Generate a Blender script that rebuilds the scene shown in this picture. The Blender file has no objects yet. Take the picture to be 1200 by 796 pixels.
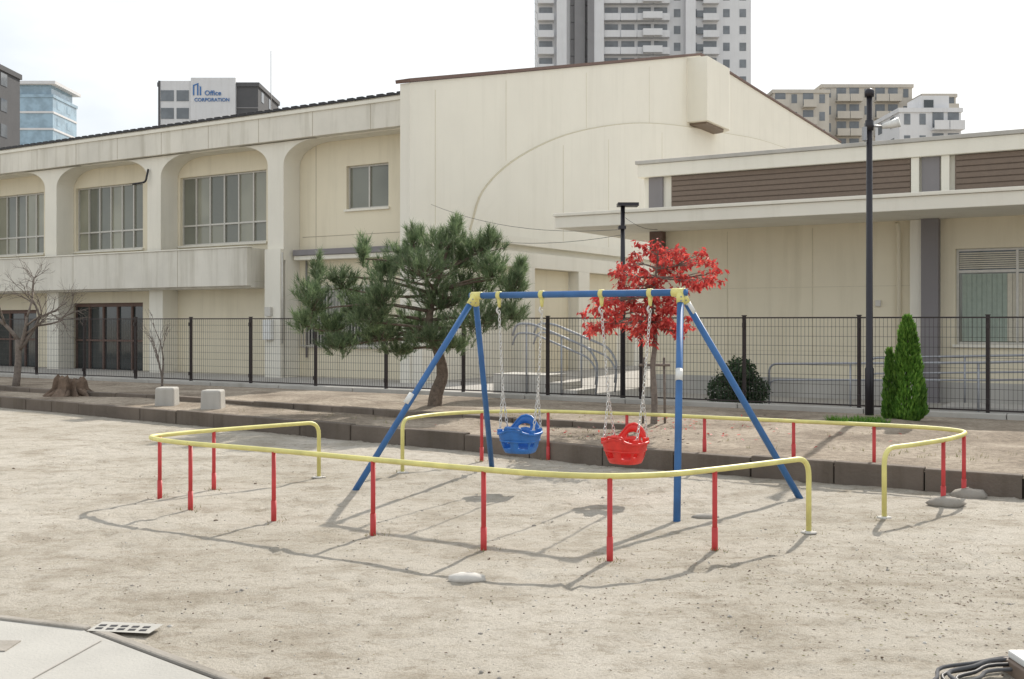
import bpy, math, random
from mathutils import Vector, Matrix, Quaternion
from mathutils import noise as mnoise
random.seed(7)
R=random.random
def U(a,b): return a+(b-a)*random.random()
SC=bpy.context.scene
SC.view_settings.view_transform='Standard'
try: SC.view_settings.look='None'
except Exception: pass
SC.view_settings.exposure=0
TH=math.radians(31.2)
CM,SM=math.cos(TH),math.sin(TH)
def W(u,v,z=0.0): return (CM*u+SM*v,-SM*u+CM*v,z)

# ------------------------------------------------------------ materials
def newmat(name):
    m=bpy.data.materials.new(name); m.use_nodes=True
    nt=m.node_tree; b=nt.nodes['Principled BSDF']
    return m,nt,b
def N(nt,t,**k):
    n=nt.nodes.new(t)
    for a,v in k.items(): setattr(n,a,v)
    return n
def noise(nt,scale,detail=5,rough=0.6,vec=None,stretch=None):
    tc=N(nt,'ShaderNodeTexCoord')
    mp=N(nt,'ShaderNodeMapping')
    nt.links.new(tc.outputs['Object'],mp.inputs[0])
    if stretch: mp.inputs['Scale'].default_value=stretch
    n=N(nt,'ShaderNodeTexNoise')
    n.inputs['Scale'].default_value=scale; n.inputs['Detail'].default_value=detail; n.inputs['Roughness'].default_value=rough
    nt.links.new(mp.outputs[0],n.inputs['Vector'])
    return n
def ramp(nt,src,p0,c0,p1,c1):
    r=N(nt,'ShaderNodeValToRGB')
    r.color_ramp.elements[0].position=p0; r.color_ramp.elements[0].color=(*c0,1)
    r.color_ramp.elements[1].position=p1; r.color_ramp.elements[1].color=(*c1,1)
    nt.links.new(src,r.inputs[0]); return r
def mixc(nt,a,b,fac,mode='MIX'):
    m=N(nt,'ShaderNodeMix',data_type='RGBA',blend_type=mode)
    for s,i in ((a,6),(b,7)):
        if isinstance(s,tuple): m.inputs[i].default_value=(*s,1)
        else: nt.links.new(s,m.inputs[i])
    if isinstance(fac,(int,float)): m.inputs[0].default_value=fac
    else: nt.links.new(fac,m.inputs[0])
    return m.outputs[2]
def bump(nt,b,src,st,dist):
    bp=N(nt,'ShaderNodeBump'); bp.inputs['Strength'].default_value=st; bp.inputs['Distance'].default_value=dist
    nt.links.new(src,bp.inputs['Height']); nt.links.new(bp.outputs[0],b.inputs['Normal'])
def wallmat(name,c,var=0.10,streak=0.15,rough=0.9,bsc=60,bst=0.25):
    m,nt,b=newmat(name)
    n1=noise(nt,0.6,6); d=tuple(x*(1-var) for x in c)
    r1=ramp(nt,n1.outputs[0],0.35,d,0.65,c)
    n2=noise(nt,1.6,5,0.65,stretch=(1.6,1.6,0.12))
    r2=ramp(nt,n2.outputs[0],0.50,(1,1,1),0.78,(1-streak,1-streak*1.05,1-streak*1.2))
    col=mixc(nt,r1.outputs[0],r2.outputs[0],1.0,'MULTIPLY')
    nt.links.new(col,b.inputs['Base Color']); b.inputs['Roughness'].default_value=rough
    b.inputs['Specular IOR Level'].default_value=0.25
    n3=noise(nt,bsc,4); bump(nt,b,n3.outputs[0],bst,0.01)
    return m
def plain(name,c,rough=0.5,metal=0.0,var=0.12,sc=14,spec=None,bst=0.0):
    m,nt,b=newmat(name)
    n1=noise(nt,sc,6,0.65)
    r1=ramp(nt,n1.outputs[0],0.35,tuple(x*(1-var) for x in c),0.65,c)
    nt.links.new(r1.outputs[0],b.inputs['Base Color'])
    b.inputs['Roughness'].default_value=rough; b.inputs['Metallic'].default_value=metal
    if bst: bump(nt,b,n1.outputs[0],bst,0.01)
    return m
def paint(name,c,chip=(0.22,0.12,0.07),amt=0.68):
    m,nt,b=newmat(name)
    n1=noise(nt,5,6,0.6); r1=ramp(nt,n1.outputs[0],0.3,tuple(x*0.72 for x in c),0.7,c)
    n2=noise(nt,34,5,0.7); r2=ramp(nt,n2.outputs[0],amt,(0,0,0),amt+0.03,(1,1,1))
    col=mixc(nt,r1.outputs[0],chip,r2.outputs[0])
    nt.links.new(col,b.inputs['Base Color']); b.inputs['Roughness'].default_value=0.5
    bump(nt,b,n2.outputs[0],0.15,0.003)
    return m
def leafmat(name,c1,c2,trans=0.35,dark=0.45):
    m,nt,b=newmat(name)
    g=N(nt,'ShaderNodeNewGeometry')
    r=ramp(nt,g.outputs['Random Per Island'],0.0,c1,1.0,c2)
    n=noise(nt,1.8,3); r2=ramp(nt,n.outputs[0],0.38,(dark,dark,dark),0.62,(1,1,1))
    col=mixc(nt,r.outputs[0],r2.outputs[0],1.0,'MULTIPLY')
    nt.links.new(col,b.inputs['Base Color']); b.inputs['Roughness'].default_value=0.55
    t=N(nt,'ShaderNodeBsdfTranslucent'); nt.links.new(col,t.inputs[0])
    mx=N(nt,'ShaderNodeMixShader'); mx.inputs[0].default_value=trans
    nt.links.new(b.outputs[0],mx.inputs[1]); nt.links.new(t.outputs[0],mx.inputs[2])
    nt.links.new(mx.outputs[0],nt.nodes['Material Output'].inputs[0])
    return m
def sandmat():
    m,nt,b=newmat('sand')
    n1=noise(nt,0.28,7,0.6); n2=noise(nt,1.3,9,0.72); n3=noise(nt,60,6,0.75); n5=noise(nt,8,8,0.78); n6=noise(nt,3.0,8,0.75,stretch=(0.5,1.6,1))
    r1=ramp(nt,n1.outputs[0],0.38,(0.44,0.40,0.335),0.60,(0.53,0.49,0.425))
    r2=ramp(nt,n2.outputs[0],0.38,(0.70,0.67,0.625),0.52,(1,1,1))
    r3=ramp(nt,n3.outputs[0],0.34,(0.55,0.52,0.48),0.52,(1.04,1.04,1.04))
    r5=ramp(nt,n5.outputs[0],0.36,(0.60,0.57,0.52),0.47,(1,1,1))
    r6=ramp(nt,n6.outputs[0],0.38,(0.78,0.75,0.71),0.50,(1,1,1))
    c=mixc(nt,r1.outputs[0],r2.outputs[0],0.75,'MULTIPLY'); c=mixc(nt,c,r3.outputs[0],0.55,'MULTIPLY'); c=mixc(nt,c,r5.outputs[0],0.65,'MULTIPLY'); c=mixc(nt,c,r6.outputs[0],0.7,'MULTIPLY')
    nt.links.new(c,b.inputs['Base Color']); b.inputs['Roughness'].default_value=0.95
    b.inputs['Specular IOR Level'].default_value=0.2
    a=N(nt,'ShaderNodeMath',operation='ADD'); nt.links.new(n3.outputs[0],a.inputs[0])
    ml=N(nt,'ShaderNodeMath',operation='MULTIPLY'); ml.inputs[1].default_value=2.2; nt.links.new(n5.outputs[0],ml.inputs[0])
    nt.links.new(ml.outputs[0],a.inputs[1])
    bump(nt,b,a.outputs[0],0.7,0.024)
    return m
def soilmat():
    m,nt,b=newmat('planting_soil')
    n1=noise(nt,0.9,8,0.65); n2=noise(nt,14,8,0.75)
    r1=ramp(nt,n1.outputs[0],0.38,(0.22,0.175,0.13),0.62,(0.41,0.35,0.28))
    r2=ramp(nt,n2.outputs[0],0.34,(0.42,0.39,0.35),0.58,(1.05,1.03,1.0))
    c=mixc(nt,r1.outputs[0],r2.outputs[0],0.8,'MULTIPLY')
    nt.links.new(c,b.inputs['Base Color']); b.inputs['Roughness'].default_value=0.97
    bump(nt,b,n2.outputs[0],0.7,0.05)
    return m
M={}
M['sand']=sandmat(); M['soil']=soilmat()
M['cream']=wallmat('cream_render',(0.79,0.72,0.56),0.07,0.12)
M['white']=wallmat('white_render',(0.81,0.775,0.68),0.06,0.10)
M['gymw']=wallmat('gym_render',(0.82,0.785,0.69),0.04,0.06)
M['stain']=wallmat('stained_concrete',(0.76,0.725,0.64),0.14,0.30)
M['seam']=plain('wall_joint',(0.42,0.37,0.28),0.9)
M['joint']=plain('panel_joint',(0.66,0.60,0.46),0.9)
M['brown']=plain('brown_coping',(0.16,0.10,0.08),0.7)
M['dark']=plain('dark_metal',(0.030,0.028,0.030),0.5,0.2)
M['fence']=plain('fence_brown_black',(0.035,0.026,0.026),0.45,0.2)
M['pole']=plain('lamp_post_paint',(0.030,0.028,0.034),0.4,0.3)
M['greyp']=wallmat('grey_pier',(0.25,0.235,0.24),0.1,0.1)
M['louv']=plain('louvre_brown',(0.19,0.14,0.105),0.6)
M['kerb']=wallmat('kerb_concrete',(0.36,0.33,0.29),0.3,0.3,bst=0.5)
M['dkerb']=wallmat('dark_kerb',(0.20,0.165,0.135),0.45,0.4,bst=0.8,bsc=25)
M['conc']=wallmat('pale_concrete',(0.52,0.50,0.46),0.2,0.2,bst=0.4)
M['path']=wallmat('path_concrete',(0.45,0.435,0.40),0.25,0.0,bst=0.4)
M['pave']=wallmat('paving',(0.42,0.40,0.37),0.15,0.0,bst=0.3)
M['frame']=plain('window_aluminium',(0.58,0.56,0.51),0.4,0.2)
M['curtain']=plain('curtain',(0.62,0.58,0.48),0.9)
M['curt2']=plain('curtain_green',(0.36,0.42,0.36),0.9)
def glass(name,c):
    m,nt,b=newmat(name); n=noise(nt,0.5,2); r=ramp(nt,n.outputs[0],0.4,tuple(x*0.75 for x in c),0.6,c)
    nt.links.new(r.outputs[0],b.inputs['Base Color']); b.inputs['Roughness'].default_value=0.08
    b.inputs['Specular IOR Level'].default_value=0.8
    return m
M['glass']=glass('window_glass',(0.20,0.205,0.165))
M['glassd']=glass('window_glass_dark',(0.05,0.06,0.06))
M['blind']=glass('frosted_glass',(0.33,0.325,0.25))
M['blue']=paint('blue_paint',(0.04,0.15,0.38))
M['yellow']=paint('yellow_paint',(0.80,0.73,0.26),amt=0.68)
M['red']=paint('red_paint',(0.58,0.045,0.045))
M['chain']=plain('galvanised_chain',(0.66,0.65,0.62),0.4,0.4)
M['pblue']=plain('blue_plastic',(0.03,0.17,0.52),0.45,0,0.3,9)
M['pred']=plain('red_plastic',(0.78,0.04,0.03),0.45,0,0.25,9)
M['label']=plain('white_label',(0.75,0.75,0.72),0.5)
M['bark']=plain('bark',(0.19,0.145,0.11),0.95,0,0.5,20,bst=0.9)
M['barkg']=plain('grey_bark',(0.24,0.20,0.17),0.95,0,0.4,20,bst=0.9)
M['stump']=plain('stump_wood',(0.20,0.14,0.10),0.95,0,0.5,9,bst=0.9)
M['pine']=leafmat('pine_needles',(0.10,0.175,0.08),(0.33,0.41,0.22),0.35,0.6)
M['redl']=leafmat('red_leaves',(0.46,0.03,0.035),(0.82,0.15,0.12),0.5,0.75)
M['cyp']=leafmat('cypress_foliage',(0.06,0.18,0.02),(0.24,0.44,0.07),0.4,0.7)
M['bush']=leafmat('shrub_leaves',(0.03,0.07,0.03),(0.09,0.14,0.06),0.25,0.6)
M['grass']=leafmat('grass_blades',(0.14,0.17,0.06),(0.42,0.36,0.20),0.3,0.8)
M['stone']=plain('stone',(0.38,0.35,0.31),0.9,0,0.3,9,bst=0.5)
M['pale']=plain('pale_stone',(0.62,0.59,0.54),0.9,0,0.2,9,bst=0.5)
M['rail']=plain('galvanised_rail',(0.36,0.37,0.39),0.4,0.4)
M['bldw']=wallmat('tower_white',(0.66,0.66,0.67),0.05,0.08)
M['bldb']=wallmat('apartment_beige',(0.54,0.50,0.44),0.06,0.1)
M['bldg']=wallmat('tower_grey',(0.25,0.245,0.25),0.06,0.05)
M['bldd']=wallmat('office_dark',(0.11,0.11,0.115),0.06,0.05)
M['bglass']=glass('office_glass',(0.30,0.43,0.53))
M['bwin']=glass('distant_window',(0.16,0.175,0.19))
M['signb']=plain('sign_blue',(0.05,0.16,0.40),0.5)

# ------------------------------------------------------------ geometry
class G:
    def __init__(s): s.v=[];s.f=[];s.m=[];s.mats=[];s.sm=[]
    def mi(s,k):
        if k not in s.mats: s.mats.append(k)
        return s.mats.index(k)
    def add(s,vs,fs,k,sm=False):
        o=len(s.v); s.v+= [tuple(p) for p in vs]; i=s.mi(k)
        for f in fs: s.f.append(tuple(o+a for a in f)); s.m.append(i); s.sm.append(sm)
    def box(s,x0,x1,y0,y1,z0,z1,k):
        vs=[(x,y,z) for z in (z0,z1) for y in (y0,y1) for x in (x0,x1)]
        s.add(vs,[(0,2,3,1),(4,5,7,6),(0,1,5,4),(2,6,7,3),(0,4,6,2),(1,3,7,5)],k)
    def poly_ext(s,pts,ax,a0,a1,k):
        n=len(pts)
        def mk(p,a):
            if ax=='x': return (a,p[0],p[1])
            if ax=='y': return (p[0],a,p[1])
            return (p[0],p[1],a)
        vs=[mk(p,a0) for p in pts]+[mk(p,a1) for p in pts]
        fs=[tuple(range(n)),tuple(range(2*n-1,n-1,-1))]+[(i,i+n,(i+1)%n+n,(i+1)%n) for i in range(n)]
        s.add(vs,fs,k)
    def tube(s,path,r,k,n=10,cap=True):
        P=[Vector(p) for p in path]; rs=r if isinstance(r,(list,tuple)) else [r]*len(P)
        vs=[];fs=[]
        t0=(P[1]-P[0]).normalized(); a=Vector((0,0,1)) if abs(t0.z)<0.9 else Vector((1,0,0))
        nrm=t0.cross(a).normalized()
        for i,p in enumerate(P):
            if i==0:t=(P[1]-P[0])
            elif i==len(P)-1:t=P[-1]-P[-2]
            else:t=(P[i+1]-P[i]).normalized()+(P[i]-P[i-1]).normalized()
            t=t.normalized() if t.length>1e-9 else t0
            nrm=(nrm-t*nrm.dot(t)); nrm=nrm.normalized() if nrm.length>1e-6 else t.orthogonal().normalized()
            b=t.cross(nrm)
            for j in range(n):
                an=2*math.pi*j/n; vs.append(p+(nrm*math.cos(an)+b*math.sin(an))*rs[i])
        for i in range(len(P)-1):
            for j in range(n):
                fs.append((i*n+j,i*n+(j+1)%n,(i+1)*n+(j+1)%n,(i+1)*n+j))
        if cap:
            fs.append(tuple(range(n-1,-1,-1))); fs.append(tuple((len(P)-1)*n+j for j in range(n)))
        s.add(vs,fs,k,True)
    def blob(s,c,rx,ry,rz,k,seg=8,rings=5,jit=0.2):
        vs=[];fs=[]
        for i in range(rings+1):
            ph=math.pi*i/rings
            for j in range(seg):
                a=2*math.pi*j/seg; q=1+U(-jit,jit)
                vs.append((c[0]+rx*q*math.sin(ph)*math.cos(a),c[1]+ry*q*math.sin(ph)*math.sin(a),c[2]+rz*math.cos(ph)*(1+U(-jit,jit)*0.5)))
        for i in range(rings):
            for j in range(seg):
                fs.append((i*seg+j,(i+1)*seg+j,(i+1)*seg+(j+1)%seg,i*seg+(j+1)%seg))
        s.add(vs,fs,k,True)
    def obj(s,name,parent=None,bevel=0):
        me=bpy.data.meshes.new(name); me.from_pydata(s.v,[],s.f)
        for k in s.mats: me.materials.append(M[k])
        me.polygons.foreach_set('material_index',s.m); me.polygons.foreach_set('use_smooth',s.sm)
        me.update()
        o=bpy.data.objects.new(name,me); SC.collection.objects.link(o)
        if parent: o.parent=parent
        if bevel:
            b=o.modifiers.new('b','BEVEL'); b.width=bevel; b.segments=2; b.limit_method='ANGLE'; b.angle_limit=math.radians(50)
        return o
def empty(name,rot=0.0,loc=(0,0,0)):
    e=bpy.data.objects.new(name,None); SC.collection.objects.link(e); e.rotation_euler=(0,0,rot); e.location=loc; return e
def smooth(pts,n=6):
    P=[Vector(p) for p in pts]; out=[]
    for i in range(len(P)-1):
        p0=P[max(i-1,0)];p1=P[i];p2=P[i+1];p3=P[min(i+2,len(P)-1)]
        for k in range(n):
            t=k/n
            out.append(0.5*((2*p1)+(p2-p0)*t+(2*p0-5*p1+4*p2-p3)*t*t+(3*p1-p0-3*p2+p3)*t**3))
    out.append(P[-1]); return out
def rounded(pts,r,n=6):
    P=[Vector(p) for p in pts]; out=[P[0]]
    for i in range(1,len(P)-1):
        a=(P[i-1]-P[i]); b=(P[i+1]-P[i]); rr=min(r,a.length*0.49,b.length*0.49)
        a=P[i]+a.normalized()*rr; b=P[i]+b.normalized()*rr
        for k in range(n+1):
            t=k/n; out.append(a*(1-t)**2+P[i]*2*t*(1-t)+b*t*t)
    out.append(P[-1]); return out

# ------------------------------------------------------------ ground
rg=random.Random(21)
prints=[]
for _ in range(95):
    x,y=rg.uniform(-6,7),rg.uniform(4.5,14); a=rg.uniform(0,6.28)
    for k in range(rg.randint(3,9)):
        s=(k%2-0.5)*0.16
        prints.append((x+math.cos(a)*0.55*k-math.sin(a)*s,y+math.sin(a)*0.55*k+math.cos(a)*s,a+rg.uniform(-.2,.2)))
cell={}
for p in prints:
    for i in (-1,0,1):
        for j in (-1,0,1): cell.setdefault((math.floor(p[0]/0.3)+i,math.floor(p[1]/0.3)+j),[]).append(p)
def gz(x,y):
    if not(-10.5<x<10.5 and 3<y<19): return 0.0
    e=min(1,(10.5-abs(x)),(y-3),(19-y))
    a=mnoise.fractal(Vector((x*1.1,y*1.1,0)),1.0,2.0,4)
    b=mnoise.fractal(Vector((x*5.5,y*5.5,3)),0.9,2.0,4)
    z=-0.014-0.009*a-0.008*b
    for (px,py,pa) in cell.get((math.floor(x/0.3),math.floor(y/0.3)),()):
        dx,dy=x-px,y-py; l=dx*math.cos(pa)+dy*math.sin(pa); w=-dx*math.sin(pa)+dy*math.cos(pa)
        d=math.sqrt((l/0.14)**2+(w/0.055)**2)
        if d<1.6: z+=(-0.014 if d<0.85 else 0.008*(1.6-d)/0.75)
    for (cx,cy) in ((0.08,10.62),(1.04,9.98)):
        d=((x-cx)**2+(y-cy)**2)/0.35; 
        if d<4: z-=0.03*math.exp(-d)
    return min(0.0,z*e)
g=G()
xs=[-900,-300,-100,-50,-25,-15]+[-10.5+i*0.06 for i in range(351)]+[15,25,50,100,300,900]
ys=[-200,-50,-10,0]+[3+i*0.06 for i in range(267)]+[22,26,30,60,150,400,1500]
vs=[(x,y,gz(x,y)) for y in ys for x in xs]; L=len(xs)
g.add(vs,[(j*L+i,j*L+i+1,(j+1)*L+i+1,(j+1)*L+i) for j in range(len(ys)-1) for i in range(L-1)],'sand',True)
g.obj('sand_ground')

KL=[(16,2.3),(10,6.3),(4.66,9.93),(1.0,12.15),(-0.6,13.55),(-3.8,16.0),(-6.8,18.25),(-9.5,20.2),(-25,31.6)]
g=G()
back=[W(v_,17.05) for v_ in (16.0,9.0,2.0,-2,-5.5,-9,-13,-17,-36)]
n=len(KL); A=[(p[0],p[1],0.165) for p in KL]; B=[(p[0],p[1],0.19) for p in back]
rows=24; sub=8; vs=[]
def lerpl(Lp,t):
    t=t*(len(Lp)-1); i=min(int(t),len(Lp)-2); return Vector(Lp[i]).lerp(Vector(Lp[i+1]),t-i)
nc=(n-1)*sub+1
for r in range(rows+1):
    t=r/rows
    for i in range(nc):
        p=lerpl(A,i/(nc-1)).lerp(lerpl(B,i/(nc-1)),t)
        if 0<r<rows: p.z+=0.01+0.05*(0.5+mnoise.fractal(Vector((p.x*0.9,p.y*0.9,5)),1,2,4))*min(1,4*t,4*(1-t))
        vs.append(p)
g.add(vs,[(r*nc+i,(r+1)*nc+i,(r+1)*nc+i+1,r*nc+i+1) for r in range(rows) for i in range(nc-1)],'soil',True)
g.obj('planting_bed_soil')
def kerb(name,pl,w,z0,z1,k):
    g=G(); rr=random.Random(3)
    for i in range(len(pl)-1):
        a=Vector((*pl[i],0));b=Vector((*pl[i+1],0)); d=(b-a); l=d.length; d.normalize(); nn=Vector((-d.y,d.x,0))
        if nn.y<0: nn=-nn
        m=max(1,round(l/0.9)); st=l/m
        for j in range(m):
            p=a+d*(j*st+0.006); q=a+d*((j+1)*st-0.006); o=nn*rr.uniform(-0.012,0.012); dz=rr.uniform(-0.010,0.010); dz2=dz+rr.uniform(-0.006,0.006)
            c=[p+o,q+o,q+o+nn*w,p+o+nn*w]
            vs=[(x.x,x.y,z0) for x in c]+[(x.x,x.y,z1+(dz if ii in (0,3) else dz2)) for ii,x in enumerate(c)]
            g.add(vs,[(3,2,1,0),(4,5,6,7),(0,1,5,4),(1,2,6,5),(2,3,7,6),(3,0,4,7)],k)
    return g.obj(name,bevel=0.012)
kerb('bed_kerb',[(x,y-0.02) for x,y in KL],0.13,-0.08,0.2,'dkerb')
off=[(-25,33.2),(-9.6,21.6),(-6.6,19.6),(-3.5,17.4),(0.0,14.9),(1.6,13.9)]
kerb('bed_step_kerb',off[::-1],0.14,0.05,0.28,'dkerb')

g=G()
q=[W(-45,17.2,0.06),W(14,17.2,0.06),W(14,45,0.06),W(-45,45,0.06)]
g.add(q,[(0,1,2,3)],'pave'); g.obj('schoolyard_pavement')
fr=empty('mesh_fence',-TH)
g=G()
u=-42.0
while u<12: g.box(u+0.006,u+1.994,16.95,17.12,-0.02,0.275,'conc'); u+=2.0
g.obj('base_kerb',fr,0.012)
g=G(); fz0,fz1=0.30,1.66; vf=17.03
u=-42.0
while u<12:
    w=0.0022; g.box(u-w,u+w,vf-w,vf+w,fz0,fz1,'fence'); u+=0.06
zz=fz0+0.02
while zz<fz1+0.01:
    w=0.0025; g.box(-42,12,vf-0.0075,vf-0.0026,zz-w,zz+w,'fence'); zz+=0.15
for zc in (fz0+0.01,fz1):
    g.box(-42,12,vf-0.016,vf-0.008,zc-0.010,zc+0.010,'fence')
g.obj('wire_panels',fr)
g=G(); u=-2.26+1.83*7
while u>-42:
    g.box(u-0.026,u+0.026,vf+0.01,vf+0.06,0.25,1.69,'fence'); g.box(u-0.034,u+0.034,vf+0.003,vf+0.068,1.69,1.705,'fence')
    g.box(u-0.02,u+0.02,vf-0.02,vf+0.01,1.5,1.58,'fence'); g.box(u-0.02,u+0.02,vf-0.02,vf+0.01,0.4,0.48,'fence')
    u-=1.83
g.obj('posts',fr)

# ------------------------------------------------------------ school building (two storeys)
sb=empty('school_building',-math.radians(32))
UR=-16.72; UL=-62.0; vw=22.7
g=G()
g.box(UL,UR-0.25,vw+0.25,34,0,7.15,'cream')
def wall_with_holes(g,u0,u1,z0,z1,holes,va,vb,k):
    hs=sorted(holes); cur=u0
    for (a,b,c,d) in hs:
        if a>cur: g.box(cur,a,va,vb,z0,z1,k)
        if c>z0: g.box(a,b,va,vb,z0,c,k)
        if d<z1: g.box(a,b,va,vb,d,z1,k)
        cur=b
    if cur<u1: g.box(cur,u1,va,vb,z0,z1,k)
cols=[-21.5-5.0*i for i in range(9)]
up=[(-26.1,-22.5,3.9,5.97),(-19.5,-18.05,4.65,5.83)]
for i in range(1,8): up.append((-26.1-5.0*i,-22.8-5.0*i,3.9,5.97))
wall_with_holes(g,UL,UR,3.4,7.1,up,vw,vw+0.25,'cream')
low=[(-21.0,-18.14,0.93,2.55),(-31.3,-27.8,0.06,2.2),(-37.5,-33.2,0.06,2.0)]
wall_with_holes(g,UL,UR,0,3.4,low,vw,vw+0.25,'cream')
g.obj('walls',sb)
g=G()
def window(g,a,b,c,d,v,n,transom=None,mats=('glass',)):
    fw=0.045
    g.box(a,b,v+0.10,v+0.22,c,c+fw,'frame'); g.box(a,b,v+0.10,v+0.22,d-fw,d,'frame')
    for i in range(n+1):
        x=a+(b-a)*i/n; w=fw/2 if 0<i<n else fw
        x0=max(a,x-w);x1=min(b,x+w); g.box(x0,x1,v+0.09,v+0.2195,c+fw,d-fw,'frame')
    if transom: g.box(a+fw,b-fw,v+0.095,v+0.21,transom-0.025,transom+0.025,'frame')
    for i in range(n):
        x0=a+(b-a)*i/n;x1=a+(b-a)*(i+1)/n
        if transom:
            g.box(x0,x1,v+0.13+0.01*(i%2),v+0.14+0.01*(i%2),c+fw,transom,mats[(i*7+3)%len(mats)])
            g.box(x0,x1,v+0.13+0.01*(i%2),v+0.14+0.01*(i%2),transom,d-fw,mats[i%len(mats)])
        else: g.box(x0,x1,v+0.13+0.01*(i%2),v+0.14+0.01*(i%2),c+fw,d-fw,mats[i%len(mats)])
    g.box(a-0.05,b+0.05,v-0.06,v+0.09,c-0.06,c-0.003,'white')
pat=[('glass','blind','glass','glass','blind','blind'),('glass','glass','blind','glass','blind','glass'),('blind','glass','glass','blind','glass','glass')]
for i,h in enumerate(up):
    if h[1]-h[0]>2: window(g,*h,vw,6,4.5,pat[i%3])
    else: window(g,*h,vw,2,None,('glass','glass'))
window(g,*low[0],vw,4,None,('glassd','glass'))
g.obj('windows',sb)
g=G()
a,b,c,d=low[0]
u=a-0.1
while u<b+0.1: g.box(u-0.009,u+0.009,vw-0.11,vw-0.09,c-0.05,d+0.05,'frame'); u+=0.11
for zz in (c,(c+d)/2,d): g.box(a-0.12,b+0.12,vw-0.13,vw-0.11,zz-0.015,zz+0.015,'frame')
g.obj('window_grille',sb)
g=G()
for (a,b,c,d) in low[1:]:
    g.box(a,b,vw+0.20,vw+0.24,c,d,'glassd')
    nn=5
    for i in range(nn+1):
        x=a+(b-a)*i/nn; g.box(x-0.035,x+0.035,vw+0.14,vw+0.2,c,d,'brown')
    g.box(a,b,vw+0.12,vw+0.19,d-0.12,d,'brown'); g.box(a,b,vw+0.13,vw+0.195,c+0.9,c+0.96,'brown')
g.obj('entrance_doors',sb)
g=G()
g.box(UL,UR,21.9,22.15,6.58,7.37,'stain')
g.box(UL,UR,22.15,34,7.16,7.25,'stain')
g.box(UL,UR,22.15,vw,6.55,6.66,'white')
g.box(UL,UR,21.86,21.897,7.24,7.33,'white')
g.obj('roof_fascia',sb)
g=G(); g.box(UL,UR,21.84,22.2,7.373,7.41,'dark'); u=UL
while u<UR: g.box(u,min(UR,u+0.2),21.86,22.1,7.41,7.45,'dark'); u+=0.33
g.box(-60,-38.2,24,30,7.25,7.95,'bldd'); g.box(-60.5,-38,23.8,30.2,7.953,8.03,'dark')
g.obj('roof_edge_tiles',sb)
g=G()
for i,uc in enumerate(cols):
    w=0.3; r=1.15
    pr=[(uc-w,3.3),(uc+w,3.3)]
    for k in range(11):
        a=math.pi/2*k/10; pr.append((uc+w+ r*(1-math.cos(a)),5.95+0.60*math.sin(a) ))
    for k in range(10,-1,-1):
        a=math.pi/2*k/10; pr.append((uc-w- r*(1-math.cos(a)),5.95+0.60*math.sin(a)))
    g.poly_ext(pr,'y',22.05,22.69,'white')
    g.box(uc-w,uc+w,22.12,22.695,0,3.3,'white')
g.box(-21.8,-21.2,21.93,22.047,0,3.6,'white')
g.obj('columns',sb)
g=G()
ue=-22.2
g.box(UL,ue,21.65,21.83,2.6,3.66,'stain')
g.box(UL,ue,21.83,vw,2.55,2.72,'stain')
g.box(ue-0.18,ue-0.003,21.83,vw,2.72,3.655,'stain')
g.box(UL,ue+0.02,21.62,21.86,3.663,3.70,'white')
g.box(-21.1,UR+0.1,22.35,vw-0.003,3.30,3.42,'white'); g.box(-21.1,UR+0.1,22.30,22.60,3.423,3.58,'greyp')
g.obj('balcony',sb,0.01)
g=G()
for x in (-20.6,-17.3): g.box(x-0.008,x+0.008,vw-0.004,vw+0.01,3.6,6.5,'seam')
g.box(-21.1,UR,vw-0.004,vw+0.01,3.95,3.966,'seam')
for x in (-25,-29.8,-34.8): g.box(x-0.008,x+0.008,21.646,21.66,2.6,3.66,'seam')
for x in range(-60,-16,2): g.box(x-0.007,x+0.007,21.896,21.92,6.58,7.24,'seam')
g.tube([(-17.0,vw-0.07,0),(-17.0,vw-0.07,6.4)],0.045,'white')
g.tube([(-20.9,vw-0.06,0.6),(-20.9,vw-0.06,3.3)],0.03,'greyp'); g.tube([(-21.1,21.9,1.0),(-21.1,21.9,3.5)],0.025,'frame')
g.box(-21.75,-21.45,21.80,21.925,1.1,1.65,'label'); g.box(-21.72,-21.5,21.84,21.925,1.75,2.0,'frame')
g.tube(rounded([(-26.7,22.0,6.2),(-26.7,21.9,5.8),(-27.1,21.75,5.75)],0.1),0.03,'dark')
g.box(-17.6,-17.45,vw-0.08,vw-0.003,3.9,5.4,'stain')
g.obj('pipes_and_joints',sb)

# ------------------------------------------------------------ gymnasium
gy=empty('gymnasium_building',-TH)
u0=-16.25
g=G()
prof=[(21.9,0),(21.9,7.57),(41.5,12.36),(63.4,11.9),(90,9.0),(90,0)]
g.poly_ext(prof,'x',u0-0.3,u0,'gymw')
g.poly_ext([(36,0),(36,10.9),(41.5,12.2),(63.4,11.75),(89.8,8.9),(89.8,0)],'x',u0-14,u0-0.303,'gymw'); g.obj('gable_mass',gy)
g=G()
def cope(a,b):
    d=Vector((b[0]-a[0],b[1]-a[1])).normalized(); nn=Vector((-d.y,d.x))
    p=[(a[0],a[1]),(b[0],b[1]),(b[0]+nn.x*0.09,b[1]+nn.y*0.09),(a[0]+nn.x*0.09,a[1]+nn.y*0.09)]
    g.poly_ext(p,'x',u0-0.4,u0+0.06,'brown')
cope((21.85,7.575),(41.5,12.365)); cope((41.5,12.365),(63.4,11.905))
g.obj('roof_coping',gy)
g=G()
arc=[(24.6,0.3+3.75),(24.7,4.27),(25.25,5.2),(26.8,6.2),(29.4,7.24),(32.3,8.03),(35.7,8.7),(39.7,9.2),(44.4,9.62),(50.2,10.05),(60,10.2),(72,9.6)]
S_=smooth([(0,a,b) for a,b in arc],5)
pts=[(p.y,p.z) for p in S_]
poly=[(pts[0][0],4.06)]+pts+[(72,4.06)]
g.poly_ext(poly,'x',u0,u0+0.07,'gymw')
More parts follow.
